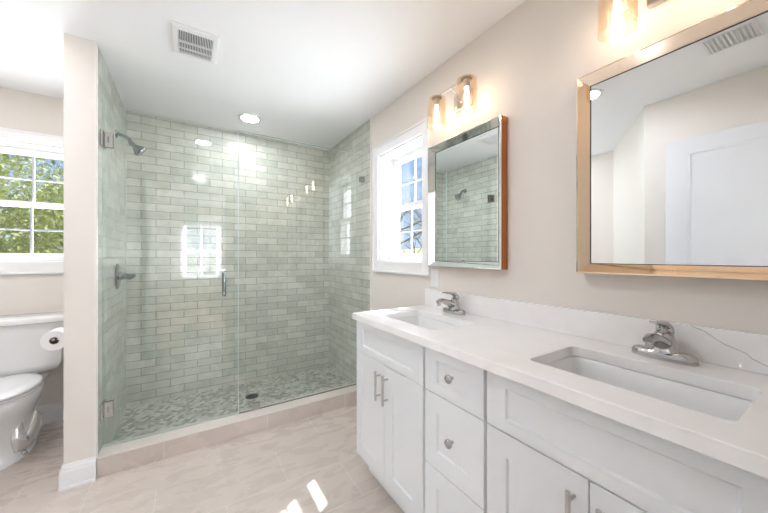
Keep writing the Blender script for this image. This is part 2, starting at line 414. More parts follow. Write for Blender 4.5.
# ---- windows. local frame: u along the wall, w outward (into the wall), z up
def window(name, tr, cu, z0=1.204, z1=2.071, hw=0.2855):
    """tr(u, w, z) -> world"""
    root = thing(name, kind='structure')
    def bx(lst, bev=0.0):
        bm = bmesh.new()
        for (u0, u1, w0, w1, a, b) in lst:
            p = tr(cu + u0, w0, a); q = tr(cu + u1, w1, b); box(bm, p[0], q[0], p[1], q[1], p[2], q[2], bev=bev)
        return bm
    c = 0.073
    # casing: flat boards with a head cap and a sill apron
    part('casing', bx([(-hw - c, -hw, -0.018, 0, z0 - c - 0.013, z1 + c), (hw, hw + c, -0.018, 0, z0 - c - 0.013, z1 + c),
                       (-hw, hw, -0.018, 0, z1, z1 + c), (-hw, hw, -0.018, 0, z0 - c - 0.013, z0)], 0.003), M_TRIM, root)
    part('casing_lip', bx([(-hw - c - 0.004, -hw - c + 0.010, -0.024, 0, z0 - c - 0.017, z1 + c + 0.004), (hw + c - 0.010, hw + c + 0.004, -0.024, 0, z0 - c - 0.017, z1 + c + 0.004),
                       (-hw - c, hw + c, -0.024, 0, z1 + c - 0.010, z1 + c + 0.004), (-hw - c, hw + c, -0.024, 0, z0 - c - 0.017, z0 - c - 0.003)], 0.002), M_TRIM, root)
    # jamb liner
    part('jamb', bx([(-hw, -hw + 0.012, 0, 0.2, z0, z1), (hw - 0.012, hw, 0, 0.2, z0, z1), (-hw + 0.012, hw - 0.012, 0, 0.2, z1 - 0.012, z1),
                     (-hw + 0.012, hw - 0.012, 0, 0.2, z0, z0 + 0.016)]), M_TRIM, root)
    h2 = hw - 0.012; f = 0.062; zm = 1.635
    def sash(a, b, w0, fb, ft):
        s = part('sash', bx([(-h2, -h2 + f, w0, w0 + 0.03, a, b), (h2 - f, h2, w0, w0 + 0.03, a, b),
                             (-h2 + f, h2 - f, w0, w0 + 0.03, a, a + fb), (-h2 + f, h2 - f, w0, w0 + 0.03, b - ft, b)], 0.002), M_TRIM, root)
        m_ = (a + fb + b - ft) / 2
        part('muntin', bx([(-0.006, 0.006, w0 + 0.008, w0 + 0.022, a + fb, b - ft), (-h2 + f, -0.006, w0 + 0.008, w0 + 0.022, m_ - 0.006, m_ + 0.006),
                           (0.006, h2 - f, w0 + 0.008, w0 + 0.022, m_ - 0.006, m_ + 0.006)]), M_MUNTIN_BACKLIT, s)
        part('pane', bx([(-h2 + f, h2 - f, w0 + 0.013, w0 + 0.017, a + fb, b - ft)]), M_PANE, s)
    sash(z0 + 0.016, zm + 0.02, 0.10, 0.045, 0.035)
    sash(zm - 0.018, z1 - 0.012, 0.135, 0.035, 0.05)
    return root
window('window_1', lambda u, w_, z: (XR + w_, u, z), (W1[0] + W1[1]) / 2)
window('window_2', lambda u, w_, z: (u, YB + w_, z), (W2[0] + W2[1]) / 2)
for k, wx in enumerate((-1.2, 0.21, 1.5)):  # outer two windows are added, unseen, to bring in more light
    root = thing('window_%d' % (k + 3), kind='structure')
    part('casing', boxes([(wx - 0.41, wx - 0.34, -3.3, -3.28, 0.74, 1.99), (wx + 0.34, wx + 0.41, -3.3, -3.28, 0.74, 1.99),
                          (wx - 0.34, wx + 0.34, -3.3, -3.28, 1.92, 1.99), (wx - 0.34, wx + 0.34, -3.3, -3.28, 0.74, 0.81)], 0.003), M_TRIM, root)
    part('sash', boxes([(wx - 0.34, wx - 0.30, -3.40, -3.37, 0.81, 1.92), (wx + 0.30, wx + 0.34, -3.40, -3.37, 0.81, 1.92), (wx - 0.30, wx + 0.30, -3.40, -3.37, 1.34, 1.39),
                        (wx - 0.01, wx + 0.01, -3.40, -3.38, 0.81, 1.92)]), M_TRIM, root)
    part('pane', boxes([(wx - 0.30, wx + 0.30, -3.388, -3.384, 0.81, 1.92)]), M_PANE, root)

# ---- the open door, seen in the right mirror
d = thing('door_1', kind='structure', loc=(0, 0, 0))
DX0, DX1, DY0, DY1, DZ0, DZ1 = -0.395, -0.360, 0.02, 0.80, 0.012, 2.075
bm = B(DX0, DX1, DY0, DY1, DZ0, DZ1, bev=0.002)
leaf = part('door_leaf', bm, M_DOOR, d)
def panel_moulding(x, y0, y1, z0, z1, wd=0.018, t=0.008):
    return boxes([(x, x + t, y0, y1, z0, z0 + wd), (x, x + t, y0, y1, z1 - wd, z1), (x, x + t, y0, y0 + wd, z0 + wd, z1 - wd), (x, x + t, y1 - wd, y1, z0 + wd, z1 - wd)], 0.003)
part('panel_moulding', panel_moulding(DX1 - 0.002, 0.15, 0.68, 1.10, 1.975), M_DOOR, leaf)
part('panel_moulding', panel_moulding(DX1 - 0.002, 0.15, 0.68, 0.22, 0.95), M_DOOR, leaf)
hd = part('door_handle', sweep(bmesh.new(), [(DX1, 0.735, 0.98), (DX1 + 0.05, 0.735, 0.98), (DX1 + 0.055, 0.70, 0.98), (DX1 + 0.055, 0.62, 0.98)], 0.009), M_NICKEL, d, 40)

# ------------------------------------------------------------------ shower
cb = thing('shower_curb', 'low beige tiled shower curb with pale stone cap along the glass', 'curb', (0.43, 2.38, 0))
def rel(bm, root):
    bmesh.ops.translate(bm, verts=bm.verts, vec=-Vector(root.location)); return bm
def rpart(name, bm, m, root, parent=None, smooth=None, label=None):
    return part(name, rel(bm, root), m, parent or root, smooth, label)
rpart('tiled_base', B(XS, XT, 2.306, 2.45, 0.0, HC - 0.008), M_CURBT, cb)
rpart('stone_cap', B(XS, XT, 2.303, 2.455, HC - 0.008, HC, bev=0.002), mat('pale_marble_cap', (0.70, 0.64, 0.585), 0.25), cb)

gd = thing('hinged_shower_screen', 'frameless clear glass shower door hinged on the partition wall', 'shower door', (-0.08, YG, HC + 0.006))
G0, G1 = YG - 0.005, YG + 0.005
M_GEDGE = mat('pale_green_glass_edge', (0.45, 0.56, 0.52), 0.15)
rpart('glass_pane', B(XS + 0.006, 0.286, G0, G1, HC + 0.006, 2.145), M_GLASS, gd)
rpart('edge_seal', B(0.2862, 0.2895, G0 + 0.001, G1 - 0.001, HC + 0.006, 2.145), mat('clear_vinyl_seal', (0.70, 0.76, 0.73), 0.3), gd)
rpart('bottom_sweep', B(XS + 0.006, 0.286, G0 + 0.001, G1 - 0.001, HC + 0.0005, HC + 0.006), M_GEDGE, gd)
for zc in (1.934, 0.335):
    hg = rpart('hinge', boxes([(XS + 0.0003, XS + 0.014, YG - 0.045, YG + 0.045, zc - 0.045, zc + 0.045)], 0.002), M_CHROME, gd)
    rpart('hinge_plate', boxes([(XS + 0.014, XS + 0.054, YG - 0.014, YG - 0.0052, zc - 0.045, zc + 0.045), (XS + 0.014, XS + 0.054, YG + 0.0052, YG + 0.014, zc - 0.045, zc + 0.045)], 0.0015), M_CHROME, gd, hg)
    rpart('hinge_plate', B(XS + 0.030, XS + 0.036, YG - 0.0165, YG - 0.014, zc - 0.018, zc + 0.018, bev=0.001), M_DCHROME, gd, hg)
def d_pull(sgn):
    y = YG + sgn * 0.045; a = YG + sgn * 0.005
    pts = [(0.197, a, 0.975), (0.197, a + sgn * 0.028, 0.975), (0.197, y - sgn * 0.004, 0.981), (0.197, y, 0.992), (0.197, y, 1.122), (0.197, y - sgn * 0.004, 1.133), (0.197, a + sgn * 0.028, 1.139), (0.197, a, 1.139)]
    return sweep(bmesh.new(), pts, 0.0095, 14)
hn = rpart('door_pull', d_pull(-1), M_DCHROME, gd, smooth=50)
rpart('pull_back', d_pull(1), M_DCHROME, gd, hn, smooth=50)
for z in (0.975, 1.139):
    rpart('pull_washer', cyl((0.197, G0 - 0.0004, z), (0.197, G0 - 0.004, z), 0.014), M_CHROME, gd, hn, 40)

gp = thing('fixed_shower_screen', 'fixed clear glass shower panel beside the window wall', 'glass panel', (0.80, YG, HC))
rpart('glass_pane', B(0.290, XT - 0.002, G0, G1, HC + 0.0005, 2.145), M_GLASS, gp)
rpart('polished_edge', B(0.2902, 0.2915, G0 - 0.0004, G1 + 0.0004, HC + 0.0005, 2.145), M_GEDGE, gp)
rpart('polished_edge', B(0.290, XT - 0.002, G0, G1, 2.1452, 2.147), M_GEDGE, gp)
rpart('bottom_gasket', B(0.290, XT - 0.002, G0 - 0.001, G1 + 0.001, HC + 0.0002, HC + 0.004), mat('dark_grey_gasket', (0.10, 0.11, 0.10), 0.5), gp)
for (x0, x1, z0, z1) in ((XT - 0.045, XT - 0.0005, 1.905, 1.955), (XT - 0.045, XT - 0.0005, 0.130, 0.180), (0.385, 0.435, HC + 0.0005, HC + 0.05)):
    rpart('clip', boxes([(x0, x1, YG - 0.013, G0 - 0.0002, z0, z1), (x0, x1, G1 + 0.0002, YG + 0.013, z0, z1)], 0.0015), M_CHROME, gp)

# shower head, valve, drain
sh = thing('overhead_shower', 'chrome shower head on a bent arm from the tiled partition', 'shower head', (XS, 2.83, 2.10))
sy = 2.83
rpart('wall_flange', lathe([(0.001, 0.012), (0.014, 0.011), (0.028, 0.004), (0.030, 0.0003)], (XS, sy, 2.106), 24, 'X'), M_DCHROME, sh, smooth=60)
armp = [(XS + 0.002, sy, 2.106), (XS + 0.03, sy, 2.106), (XS + 0.052, sy, 2.098), (XS + 0.073, sy, 2.080), (XS + 0.086, sy, 2.055)]
rpart('shower_arm', sweep(bmesh.new(), armp, 0.0125, 14), M_DCHROME, sh, smooth=60)
dr = Vector((0.72, 0, -0.69)).normalized(); c0 = Vector((XS + 0.086, sy, 2.055))
hp = [c0 + dr * t for t in (-0.012, 0.006, 0.014, 0.028, 0.06, 0.072, 0.078)]
rpart('spray_head', sweep(bmesh.new(), hp, [0.014, 0.018, 0.014, 0.020, 0.042, 0.044, 0.040], 24), M_DCHROME, sh, smooth=50)
rpart('spray_face', sweep(bmesh.new(), [c0 + dr * 0.0782, c0 + dr * 0.081], [0.036, 0.034], 24), M_CHROME, sh, smooth=40)

vy = 2.868; vz = 1.10
sv = thing('shower_valve', 'round chrome shower valve with lever on the tiled partition', 'shower valve', (XS, vy, vz))
rings = []
for (s_, x) in ((1.0, 0.0004), (1.0, 0.004), (0.9, 0.010), (0.5, 0.014), (0.02, 0.015)):
    rings.append([Vector((XS + x, vy + 0.085 * s_ * math.cos(2 * PI * k / 28), vz + 0.092 * s_ * math.sin(2 * PI * k / 28))) for k in range(28)])
rpart('escutcheon', loft(bmesh.new(), rings), M_DCHROME, sv, smooth=50)
rpart('valve_stem', sweep(bmesh.new(), [(XS + 0.012, vy, vz), (XS + 0.03, vy, vz), (XS + 0.055, vy, vz)], [0.030, 0.026, 0.020], 20), M_DCHROME, sv, smooth=50)
rpart('lever', sweep(bmesh.new(), [(XS + 0.045, vy, vz), (XS + 0.075, vy - 0.01, vz - 0.008), (XS + 0.092, vy - 0.022, vz), (XS + 0.104, vy - 0.026, vz + 0.008)], [0.022, (0.015, 0.019), (0.012, 0.015), 0.008], 14), M_DCHROME, sv, smooth=60)

dn = thing('shower_drain', 'round dark metal drain in the mosaic shower floor', 'drain', (0.457, 2.906, 0.004))
rpart('drain_rim', lathe([(0.044, 0), (0.056, 0.0002), (0.056, 0.003), (0.044, 0.003)], (0.457, 2.906, 0.0041), 32, cap=False), M_DCHROME, dn)
bm = bmesh.new()
for k in range(-4, 5):
    hw_ = math.sqrt(max(0.044 ** 2 - (k * 0.01) ** 2, 1e-5)); box(bm, 0.457 - hw_, 0.457 + hw_, 2.906 + k * 0.01 - 0.0028, 2.906 + k * 0.01 + 0.0028, 0.0045, 0.0065)
rpart('drain_grate', bm, mat('dark_bronze', (0.05, 0.05, 0.05), 0.4, 0.6), dn)
rpart('drain_cup', lathe([(0.044, 0.0), (0.044, 0.0002)], (0.457, 2.906, 0.0042), 32), M_BLACK, dn)

# ------------------------------------------------------------------ vanity
YV0, YV1 = 0.045, 1.553
XF = 0.7955; XFR = 0.815
ZT = 0.888; ZB = 0.128
va = thing('bathroom_vanity', 'long white shaker double vanity under the pale quartz counter', 'cabinet', (1.05, 0.80, 0))
rpart('carcass', boxes([(XFR + 0.018, XR - 0.002, YV0, YV0 + 0.018, ZB, ZT), (XFR + 0.018, XR - 0.002, YV1 - 0.018, YV1, ZB, ZT),
                        (XFR + 0.018, XR - 0.002, 0.645, 0.661, ZB, ZT), (XFR + 0.018, XR - 0.002, 0.949, 0.965, ZB, ZT),
                        (XFR + 0.018, XR - 0.002, YV0 + 0.018, YV1 - 0.018, ZB, ZB + 0.018), (XR - 0.012, XR - 0.002, YV0 + 0.018, YV1 - 0.018, ZB + 0.018, ZT)]), M_CAB, va)
cells = [(0.963, YV1), (0.657, 0.953), (YV0, 0.650)]
fr = [(XFR, XFR + 0.018, YV0, YV1, ZT - 0.03, ZT), (XFR, XFR + 0.018, YV0, YV1, ZB, ZB + 0.03), (XFR, XFR + 0.018, YV0, YV1, 0.695, 0.727)]
for y in (YV0 + 0.015, 0.6535, 0.958, YV1 - 0.015): fr.append((XFR + 0.0002, XFR + 0.0182, y - 0.0149, y + 0.0149, ZB + 0.0002, ZT - 0.0002))
fr.append((XFR, XFR + 0.018, 0.66, 0.95, 0.41, 0.435))
rpart('face_frame', boxes(fr), M_CAB, va)
rpart('toe_kick', boxes([(0.875, 0.89, YV0 + 0.001, YV1 - 0.001, 0.0005, ZB - 0.0005), (0.89, XR - 0.002, YV1 - 0.018, YV1 - 0.001, 0.0005, ZB - 0.0005), (0.89, XR - 0.002, YV0 + 0.001, YV0 + 0.018, 0.0005, ZB - 0.0005)]), M_CAB, va)
def shaker(y0, y1, z0, z1, iy=0.07, iz=0.07):
    """one front: stiles and rails round a recessed panel, made as one solid skin"""
    bm = bmesh.new(); X0, X1 = XF, XFR - 0.0005; rec = 0.008; sl = 0.005
    def ring(a, b, x): return [Vector((x, y0 + a, z0 + b)), Vector((x, y1 - a, z0 + b)), Vector((x, y1 - a, z1 - b)), Vector((x, y0 + a, z1 - b))]
    rings = [ring(0, 0, X1), ring(0, 0, X0 + 0.0015), ring(0.0015, 0.0015, X0), ring(iy, iz, X0), ring(iy + sl, iz + sl, X0 + rec)]
    return loft(bm, rings)
def knob(y, z, par):
    rpart('knob', lathe([(0.006, 0.0), (0.006, -0.010), (0.0075, -0.014), (0.0155, -0.018), (0.0165, -0.024), (0.013, -0.029), (0.004, -0.031)], (XF + 0.0079, y, z), 24, 'X'), M_CHROME, va, par, 60)
def pull(y, z0, z1, par):
    bm = sweep(bmesh.new(), [(XF - 0.030, y, z0), (XF - 0.030, y, z1)], 0.006, 14)
    for z in (z0 + 0.022, z1 - 0.022): sweep(bm, [(XF - 0.0005, y, z), (XF - 0.028, y, z)], 0.0045, 10)
    rpart('bar_pull', bm, M_NICKEL, va, par, 50)
ZS = 0.712; g = 0.002
for (y0, y1), nm in zip(cells, 'LDR'):
    if nm == 'D':
        a = rpart('drawer', shaker(y0 + g, y1 - g, ZS + g, 0.884, 0.068, 0.040), M_CAB, va); knob((y0 + y1) / 2, 0.80, a)
        a = rpart('drawer', shaker(y0 + g, y1 - g, 0.425 + g, ZS - g, 0.068, 0.066), M_CAB, va); knob((y0 + y1) / 2, 0.5675, a)
        a = rpart('drawer', shaker(y0 + g, y1 - g, ZB + 0.003, 0.425 - g, 0.068, 0.066), M_CAB, va); knob((y0 + y1) / 2, 0.2775, a)
    else:
        rpart('false_drawer_front', shaker(y0 + g, y1 - g, ZS + g, 0.884, 0.068, 0.038), M_CAB, va)
        ym = (y0 + y1) / 2 if nm == 'L' else 0.352
        a = rpart('door', shaker(ym + 0.0015, y1 - g, ZB + 0.003, ZS - g), M_CAB, va); pull(ym + 0.033, 0.535, 0.677, a)
        a = rpart('door', shaker(y0 + g, ym - 0.0015, ZB + 0.003, ZS - g), M_CAB, va); pull(ym - 0.033, 0.535, 0.677, a)

ZC = 0.9233
ct = thing('quartz_countertop', 'white quartz countertop with two sink cutouts and a low backsplash', 'countertop', (1.04, 0.80, ZT))
SK = {'left': (0.880, 1.150, 1.000, 1.430), 'right': (0.882, 1.155, 0.134, 0.562)}
hole = [rrect(s[0], s[1], s[2], s[3], 0.022, 0) for s in SK.values()]
outer = [(0.7705, 0.040), (XR - 0.001, 0.040), (XR - 0.001, 1.558), (0.7705, 1.558)]
co = rpart('counter_slab', slab_with_holes(outer, hole, ZT + 0.0005, ZC), M_QUARTZ, ct)
bv_ = co.modifiers.new('b', 'BEVEL'); bv_.width = 0.0025; bv_.segments = 2; bv_.limit_method = 'ANGLE'; bv_.angle_limit = math.radians(50)
rpart('backsplash', B(XR - 0.021, XR - 0.001, 0.040, 1.558, ZC + 0.0002, 1.0296, bev=0.0015), M_QUARTZ, ct)

def sink(s, label):
    x0, x1, y0, y1 = s
    r = thing('undermount_sink', label, 'sink', ((x0 + x1) / 2, (y0 + y1) / 2, 0.75), group='undermount sinks in the vanity top')
    zt = ZT - 0.0005
    def rr(e, z, rad): return rrect(x0 + e, x1 - e, y0 + e, y1 - e, rad, z, 8)
    inn = [rr(-0.022, zt, 0.03), rr(-0.003, zt, 0.025), rr(0.0, zt - 0.004, 0.026), rr(0.006, zt - 0.05, 0.03), rr(0.014, zt - 0.095, 0.04), rr(0.030, zt - 0.122, 0.05), rr(0.065, zt - 0.132, 0.05), rr(0.115, zt - 0.136, 0.015)]
    out = [rr(0.105, zt - 0.146, 0.02), rr(0.02, zt - 0.135, 0.05), rr(0.0, zt - 0.10, 0.045), rr(-0.008, zt - 0.05, 0.035), rr(-0.012, zt - 0.012, 0.03), rr(-0.022, zt - 0.012, 0.03)]
    bm = loft(bmesh.new(), inn + out, cap=False, closed=True)
    bmesh.ops.contextual_create(bm, geom=[]) if False else None
    rpart('basin', bm, M_CERAMIC, r, smooth=50)
    cx, cy = (x0 + x1) / 2, (y0 + y1) / 2
    rpart('drain_flange', lathe([(0.001, 0.0), (0.034, 0.0), (0.034, 0.003), (0.024, 0.004), (0.018, 0.001), (0.001, 0.001)], (cx, cy, zt - 0.1362), 28), M_CHROME, r, smooth=50)
    rpart('basin_floor', B(cx - 0.035, cx + 0.035, cy - 0.12, cy + 0.12, zt - 0.146, zt - 0.1365), M_CERAMIC, r)
    return r
sink(SK['left'], 'sunlit white rectangular undermount sink nearest the window')
sink(SK['right'], 'white rectangular undermount sink below the large champagne mirror')

def faucet(cx, cy, label):
    r = thing('bathroom_faucet', label, 'faucet', (cx, cy, ZC), group='chrome faucets on the vanity')
    z0 = ZC + 0.0004
    def oval(hx, hy, z, n=36, p=2.6):
        out = []
        for k in range(n):
            a = 2 * PI * k / n; c, s = math.cos(a), math.sin(a)
            out.append(Vector((cx + hx * math.copysign(abs(c) ** (2 / p), c), cy + hy * math.copysign(abs(s) ** (2 / p), s), z)))
        return out
    rpart('base_plate', loft(bmesh.new(), [oval(0.026, 0.079, z0), oval(0.027, 0.080, z0 + 0.004), oval(0.026, 0.079, z0 + 0.018), oval(0.023, 0.075, z0 + 0.025), oval(0.018, 0.066, z0 + 0.028)]), M_CHROME, r, smooth=50)
    # body: broad at the plate, narrowing upward
    rg = []
    for (hx, hy, z, dx) in ((0.026, 0.050, 0.014, 0), (0.025, 0.042, 0.026, 0), (0.025, 0.033, 0.045, 0.002), (0.024, 0.027, 0.062, 0.004), (0.022, 0.024, 0.076, 0.005), (0.016, 0.018, 0.084, 0.006)):
        rg.append([v + Vector((dx, 0, 0)) for v in oval(hx, hy, z0 + z, p=2.1)])
    rpart('faucet_body', loft(bmesh.new(), rg), M_CHROME, r, smooth=60)
    sp = [(cx, cy, z0 + 0.045), (cx - 0.03, cy, z0 + 0.058), (cx - 0.065, cy, z0 + 0.071), (cx - 0.098, cy, z0 + 0.078), (cx - 0.120, cy, z0 + 0.074)]
    rpart('spout', sweep(bmesh.new(), sp, [(0.026, 0.022), (0.022, 0.018), (0.019, 0.015), (0.0175, 0.0135), (0.014, 0.011)], 20), M_CHROME, r, smooth=60)
    rpart('aerator', cyl((cx - 0.112, cy, z0 + 0.052), (cx - 0.112, cy, z0 + 0.070), 0.0105), M_CHROME, r, smooth=40)
    lv = [(cx + 0.016, cy, z0 + 0.080), (cx + 0.010, cy, z0 + 0.098), (cx - 0.006, cy, z0 + 0.110), (cx - 0.035, cy, z0 + 0.115), (cx - 0.082, cy, z0 + 0.122)]
    rpart('lever_handle', sweep(bmesh.new(), lv, [(0.023, 0.018), (0.022, 0.014), (0.019, 0.010), (0.014, 0.006), (0.010, 0.004)], 18), M_CHROME, r, smooth=60)
    rpart('lift_rod', sweep(bmesh.new(), [(cx + 0.024, cy, z0 + 0.015), (cx + 0.024, cy, z0 + 0.070), (cx + 0.024, cy, z0 + 0.074)], [0.002, 0.002, 0.005], 10), M_CHROME, r, smooth=60)
    return r
faucet(1.243, 1.235, 'single lever chrome faucet behind the sink nearest the window')
faucet(1.243, 0.340, 'single lever chrome faucet behind the nearer sink below the champagne mirror')

# ------------------------------------------------------------------ mirrors
def wall_mirror(y0, y1, z0, z1, label, mf, me, tc_):
    r = thing('wall_mirror', label, 'mirror', (XR, (y0 + y1) / 2, z0))
    t = 0.055; xo = XR - t; fw = 0.036
    rpart('outer_edge', boxes([(xo + 0.006, XR - 0.0005, y0, y0 + 0.012, z0, z1), (xo + 0.006, XR - 0.0005, y1 - 0.012, y1, z0, z1),
                               (xo + 0.006, XR - 0.0005, y0 + 0.012, y1 - 0.012, z0, z0 + 0.012), (xo + 0.006, XR - 0.0005, y0 + 0.012, y1 - 0.012, z1 - 0.012, z1)], 0.001), me, r, label=tc_)
    # bevelled frame: rises from the edge, then slopes back to the glass
    def ring(a, x): return [Vector((x, y0 + a, z0 + a)), Vector((x, y1 - a, z0 + a)), Vector((x, y1 - a, z1 - a)), Vector((x, y0 + a, z1 - a))]
    bm = loft(bmesh.new(), [ring(0.0, xo + 0.006), ring(0.002, xo + 0.001), ring(0.006, xo), ring(fw, xo + 0.032), ring(fw, xo + 0.040), ring(0.004, xo + 0.040)], closed=True)
    rpart('bevelled_frame', bm, mf, r)
    bm = loft(bmesh.new(), [ring(fw - 0.0005, xo + 0.0332), ring(fw + 0.003, xo + 0.0332), ring(fw + 0.003, xo + 0.036), ring(fw - 0.0005, xo + 0.036)], closed=True)
    rpart('inner_bead', bm, M_DARK, r)
    rpart('mirror_glass', B(xo + 0.0345, xo + 0.039, y0 + fw - 0.001, y1 - fw + 0.001, z0 + fw - 0.001, z1 - fw + 0.001), M_MIRROR, r)
    return r
wall_mirror(0.950, 1.491, 1.177, 1.930, 'mirror with copper sides and silver frame beside the window', M_SILVER, M_COPPER, 'copper side edge')
wall_mirror(0.066, 0.608, 1.177, 1.934, 'wall mirror with champagne frame tinted as by warm reflections above the nearer sink', M_CHAMP, M_CHAMPE, 'champagne metal edge')

# ------------------------------------------------------------------ sconces
def sconce(cy, label):
    r = thing('vanity_light', label, 'wall light', (XR, cy, 2.10), group='two-shade vanity lights')
    sx_ = 1.215; zb = 2.172
    rpart('back_plate', B(XR - 0.022, XR - 0.0005, cy - 0.064, cy + 0.064, 2.082, 2.175, bev=0.004), M_NICKEL, r)
    bm = sweep(bmesh.new(), [(XR - 0.02, cy, 2.12), (XR - 0.05, cy, 2.135), (sx_ + 0.02, cy, zb - 0.006), (sx_, cy, zb)], 0.006, 12)
    rpart('support_arm', bm, M_NICKEL, r, smooth=60)
    rpart('cross_bar', sweep(bmesh.new(), [(sx_, cy - 0.115, zb), (sx_, cy + 0.115, zb)], 0.0055, 12), M_NICKEL, r, smooth=60)
    for s_ in (-1, 1):
        y = cy + s_ * 0.115
        shd = rpart('glass_shade', lathe([(0.020, 2.166), (0.050, 2.164), (0.0555, 2.158), (0.0555, 2.000), (0.053, 1.998), (0.0535, 2.002), (0.0535, 2.156), (0.048, 2.161), (0.020, 2.163)], (sx_, y, 0), 36, cap=False), M_SHADE, r, smooth=50)
        rpart('shade_cap', lathe([(0.001, 2.186), (0.006, 2.184), (0.008, 2.176), (0.028, 2.172), (0.030, 2.167), (0.001, 2.1665)], (sx_, y, 0), 28), M_NICKEL, r, smooth=50)
        sk = rpart('socket', lathe([(0.017, 2.162), (0.017, 2.128), (0.020, 2.126), (0.020, 2.120), (0.001, 2.119)], (sx_, y, 0), 24), M_NICKEL, r, smooth=50)
        rpart('bulb', lathe([(0.003, 2.1185), (0.007, 2.114), (0.0095, 2.100), (0.0095, 2.036), (0.008, 2.022), (0.003, 2.016)], (sx_, y, 0), 20), M_BULB, r, smooth=60)
    return r
sconce(1.232, 'two-shade amber glass vanity light above the copper-sided mirror')
sconce(0.336, 'amber glass vanity light above the champagne mirror, cut by the picture top')

# outlet beside the window
ou = thing('wall_outlet', 'white outlet plate on the wall just above the backsplash', 'outlet', (XR, 1.482, 1.09))
rpart('cover_plate', B(XR - 0.006, XR - 0.0003, 1.447, 1.517, 1.045, 1.160, bev=0.0015), M_PLASTIC, ou)
rpart('receptacle', boxes([(XR - 0.0075, XR - 0.0058, 1.466, 1.498, 1.110, 1.142), (XR - 0.0075, XR - 0.0058, 1.466, 1.498, 1.063, 1.095)], 0.0006), M_PLASTIC, ou)

# ------------------------------------------------------------------ ceiling fittings
def downlight(x, y, label, lens=None):
    r = thing('recessed_light', label, 'ceiling light', (x, y, H), group='round recessed ceiling lights')
    rpart('trim_ring', lathe([(0.070, -0.0005), (0.094, -0.0005), (0.094, -0.004), (0.088, -0.009), (0.070, -0.0095)], (x, y, H), 40, cap=False), M_PLASTIC, r, smooth=40)
    rpart('lens', lathe([(0.069, -0.0035), (0.069, -0.0075), (0.001, -0.0078)], (x, y, H), 40), lens or M_CAN, r)
    return r
downlight(0.433, 2.856, 'round recessed light in the ceiling over the shower', M_CANLOW)
downlight(0.11, 1.11, 'round recessed light over the room, seen reflected in the mirror')
downlight(-0.99, 2.15, 'added fill light over the toilet nook, out of view', M_NOOKFILL)  # invented downlight, added out of view for ambient fill

ef = thing('exhaust_fan', 'square white exhaust fan grille on the ceiling', 'exhaust fan', (0.023, 2.02, H))
x0, x1, y0, y1 = -0.088, 0.134, 1.888, 2.156
def prism_frame(x0, x1, y0, y1, w_, t, z):
    def ring(a, dz): return [Vector((x0 + a, y0 + a, z + dz)), Vector((x1 - a, y0 + a, z + dz)), Vector((x1 - a, y1 - a, z + dz)), Vector((x0 + a, y1 - a, z + dz))]
    return loft(bmesh.new(), [ring(0, -0.0005), ring(0, -t * 0.5), ring(0.008, -t), ring(w_, -t - 0.002), ring(w_, -0.004)], cap=False)
rpart('grille_frame', prism_frame(x0, x1, y0, y1, 0.030, 0.014, H), M_PLASTIC, ef)
rpart('fan_housing', B(x0 + 0.024, x1 - 0.024, y0 + 0.024, y1 - 0.024, H - 0.004, H - 0.0008), M_DARK, ef)
bm = bmesh.new()
n = 21
for k in range(n):
    x = x0 + 0.034 + (x1 - x0 - 0.068) * k / (n - 1); box(bm, x - 0.0016, x + 0.0016, y0 + 0.030, y1 - 0.030, H - 0.0145, H - 0.005)
box(bm, x0 + 0.030, x1 - 0.030, y0 + 0.132, y0 + 0.137, H - 0.0150, H - 0.0045)
box(bm, x0 + 0.030, x1 - 0.030, y0 + 0.196, y0 + 0.1985, H - 0.0150, H - 0.0045)
rpart('grille_slats', bm, M_PLASTIC, ef)

rg = thing('ceiling_register', 'white slatted air register seen in the champagne mirror', 'air vent', (0.11, 0.41, H))
rpart('register_frame', prism_frame(0.00, 0.22, 0.30, 0.51, 0.02, 0.008, H), M_PLASTIC, rg)
rpart('register_back', B(0.018, 0.202, 0.318, 0.492, H - 0.002, H - 0.0008), mat('grey_duct', (0.8, 0.8, 0.8), 0.7), rg)
bm = bmesh.new()
for k in range(9):
    y = 0.330 + k * 0.019
    rr_ = [[Vector((x, y - 0.006, H - 0.009)), Vector((x, y - 0.005, H - 0.010)), Vector((x, y + 0.006, H - 0.003)), Vector((x, y + 0.005, H - 0.002))] for x in (0.02, 0.20)]
    loft(bm, rr_)
rpart('register_slats', bm, M_PLASTIC, rg)

# ------------------------------------------------------------------ toilet
TX = -0.98
to = thing('toilet', 'white two-piece toilet with closed lid under the nook window', 'toilet', (TX, 2.95, 0))
def egg(hw_, yf, yb, z, n=40, pf=2.1, pb=2.1, ymid=None):
    ym = ymid if ymid is not None else yf + (yb - yf) * 0.48; out = []
    for k in range(n):
        a = 2 * PI * k / n; c, s = math.cos(a), math.sin(a)   # s<0 front
        p = pf if s < 0 else pb
        x = TX + hw_ * math.copysign(abs(c) ** (2 / p), c)
        L_ = (ym - yf) if s < 0 else (yb - ym)
        out.append(Vector((x, ym + L_ * math.copysign(abs(s) ** (2 / p), s), z)))
    return out
rings = [egg(0.118, 2.67, 3.13, 0.0005), egg(0.118, 2.67, 3.13, 0.018), egg(0.108, 2.685, 3.12, 0.03), egg(0.100, 2.69, 3.11, 0.12), egg(0.105, 2.68, 3.10, 0.20), egg(0.122, 2.65, 3.09, 0.26),
         egg(0.148, 2.60, 3.08, 0.31), egg(0.168, 2.56, 3.07, 0.36), egg(0.176, 2.54, 3.06, 0.395), egg(0.174, 2.545, 3.06, 0.412), egg(0.16, 2.56, 3.05, 0.418)]
bm = loft(bmesh.new(), rings)
box(bm, TX - 0.11, TX + 0.11, 3.0, 3.23, 0.36, 0.4175, bev=0.02)
M_SILVERG = mat('silvery_glaze', (0.78, 0.78, 0.78), 0.14, 0.75)
rpart('bowl', bm, M_CERAMIC, to, smooth=60)
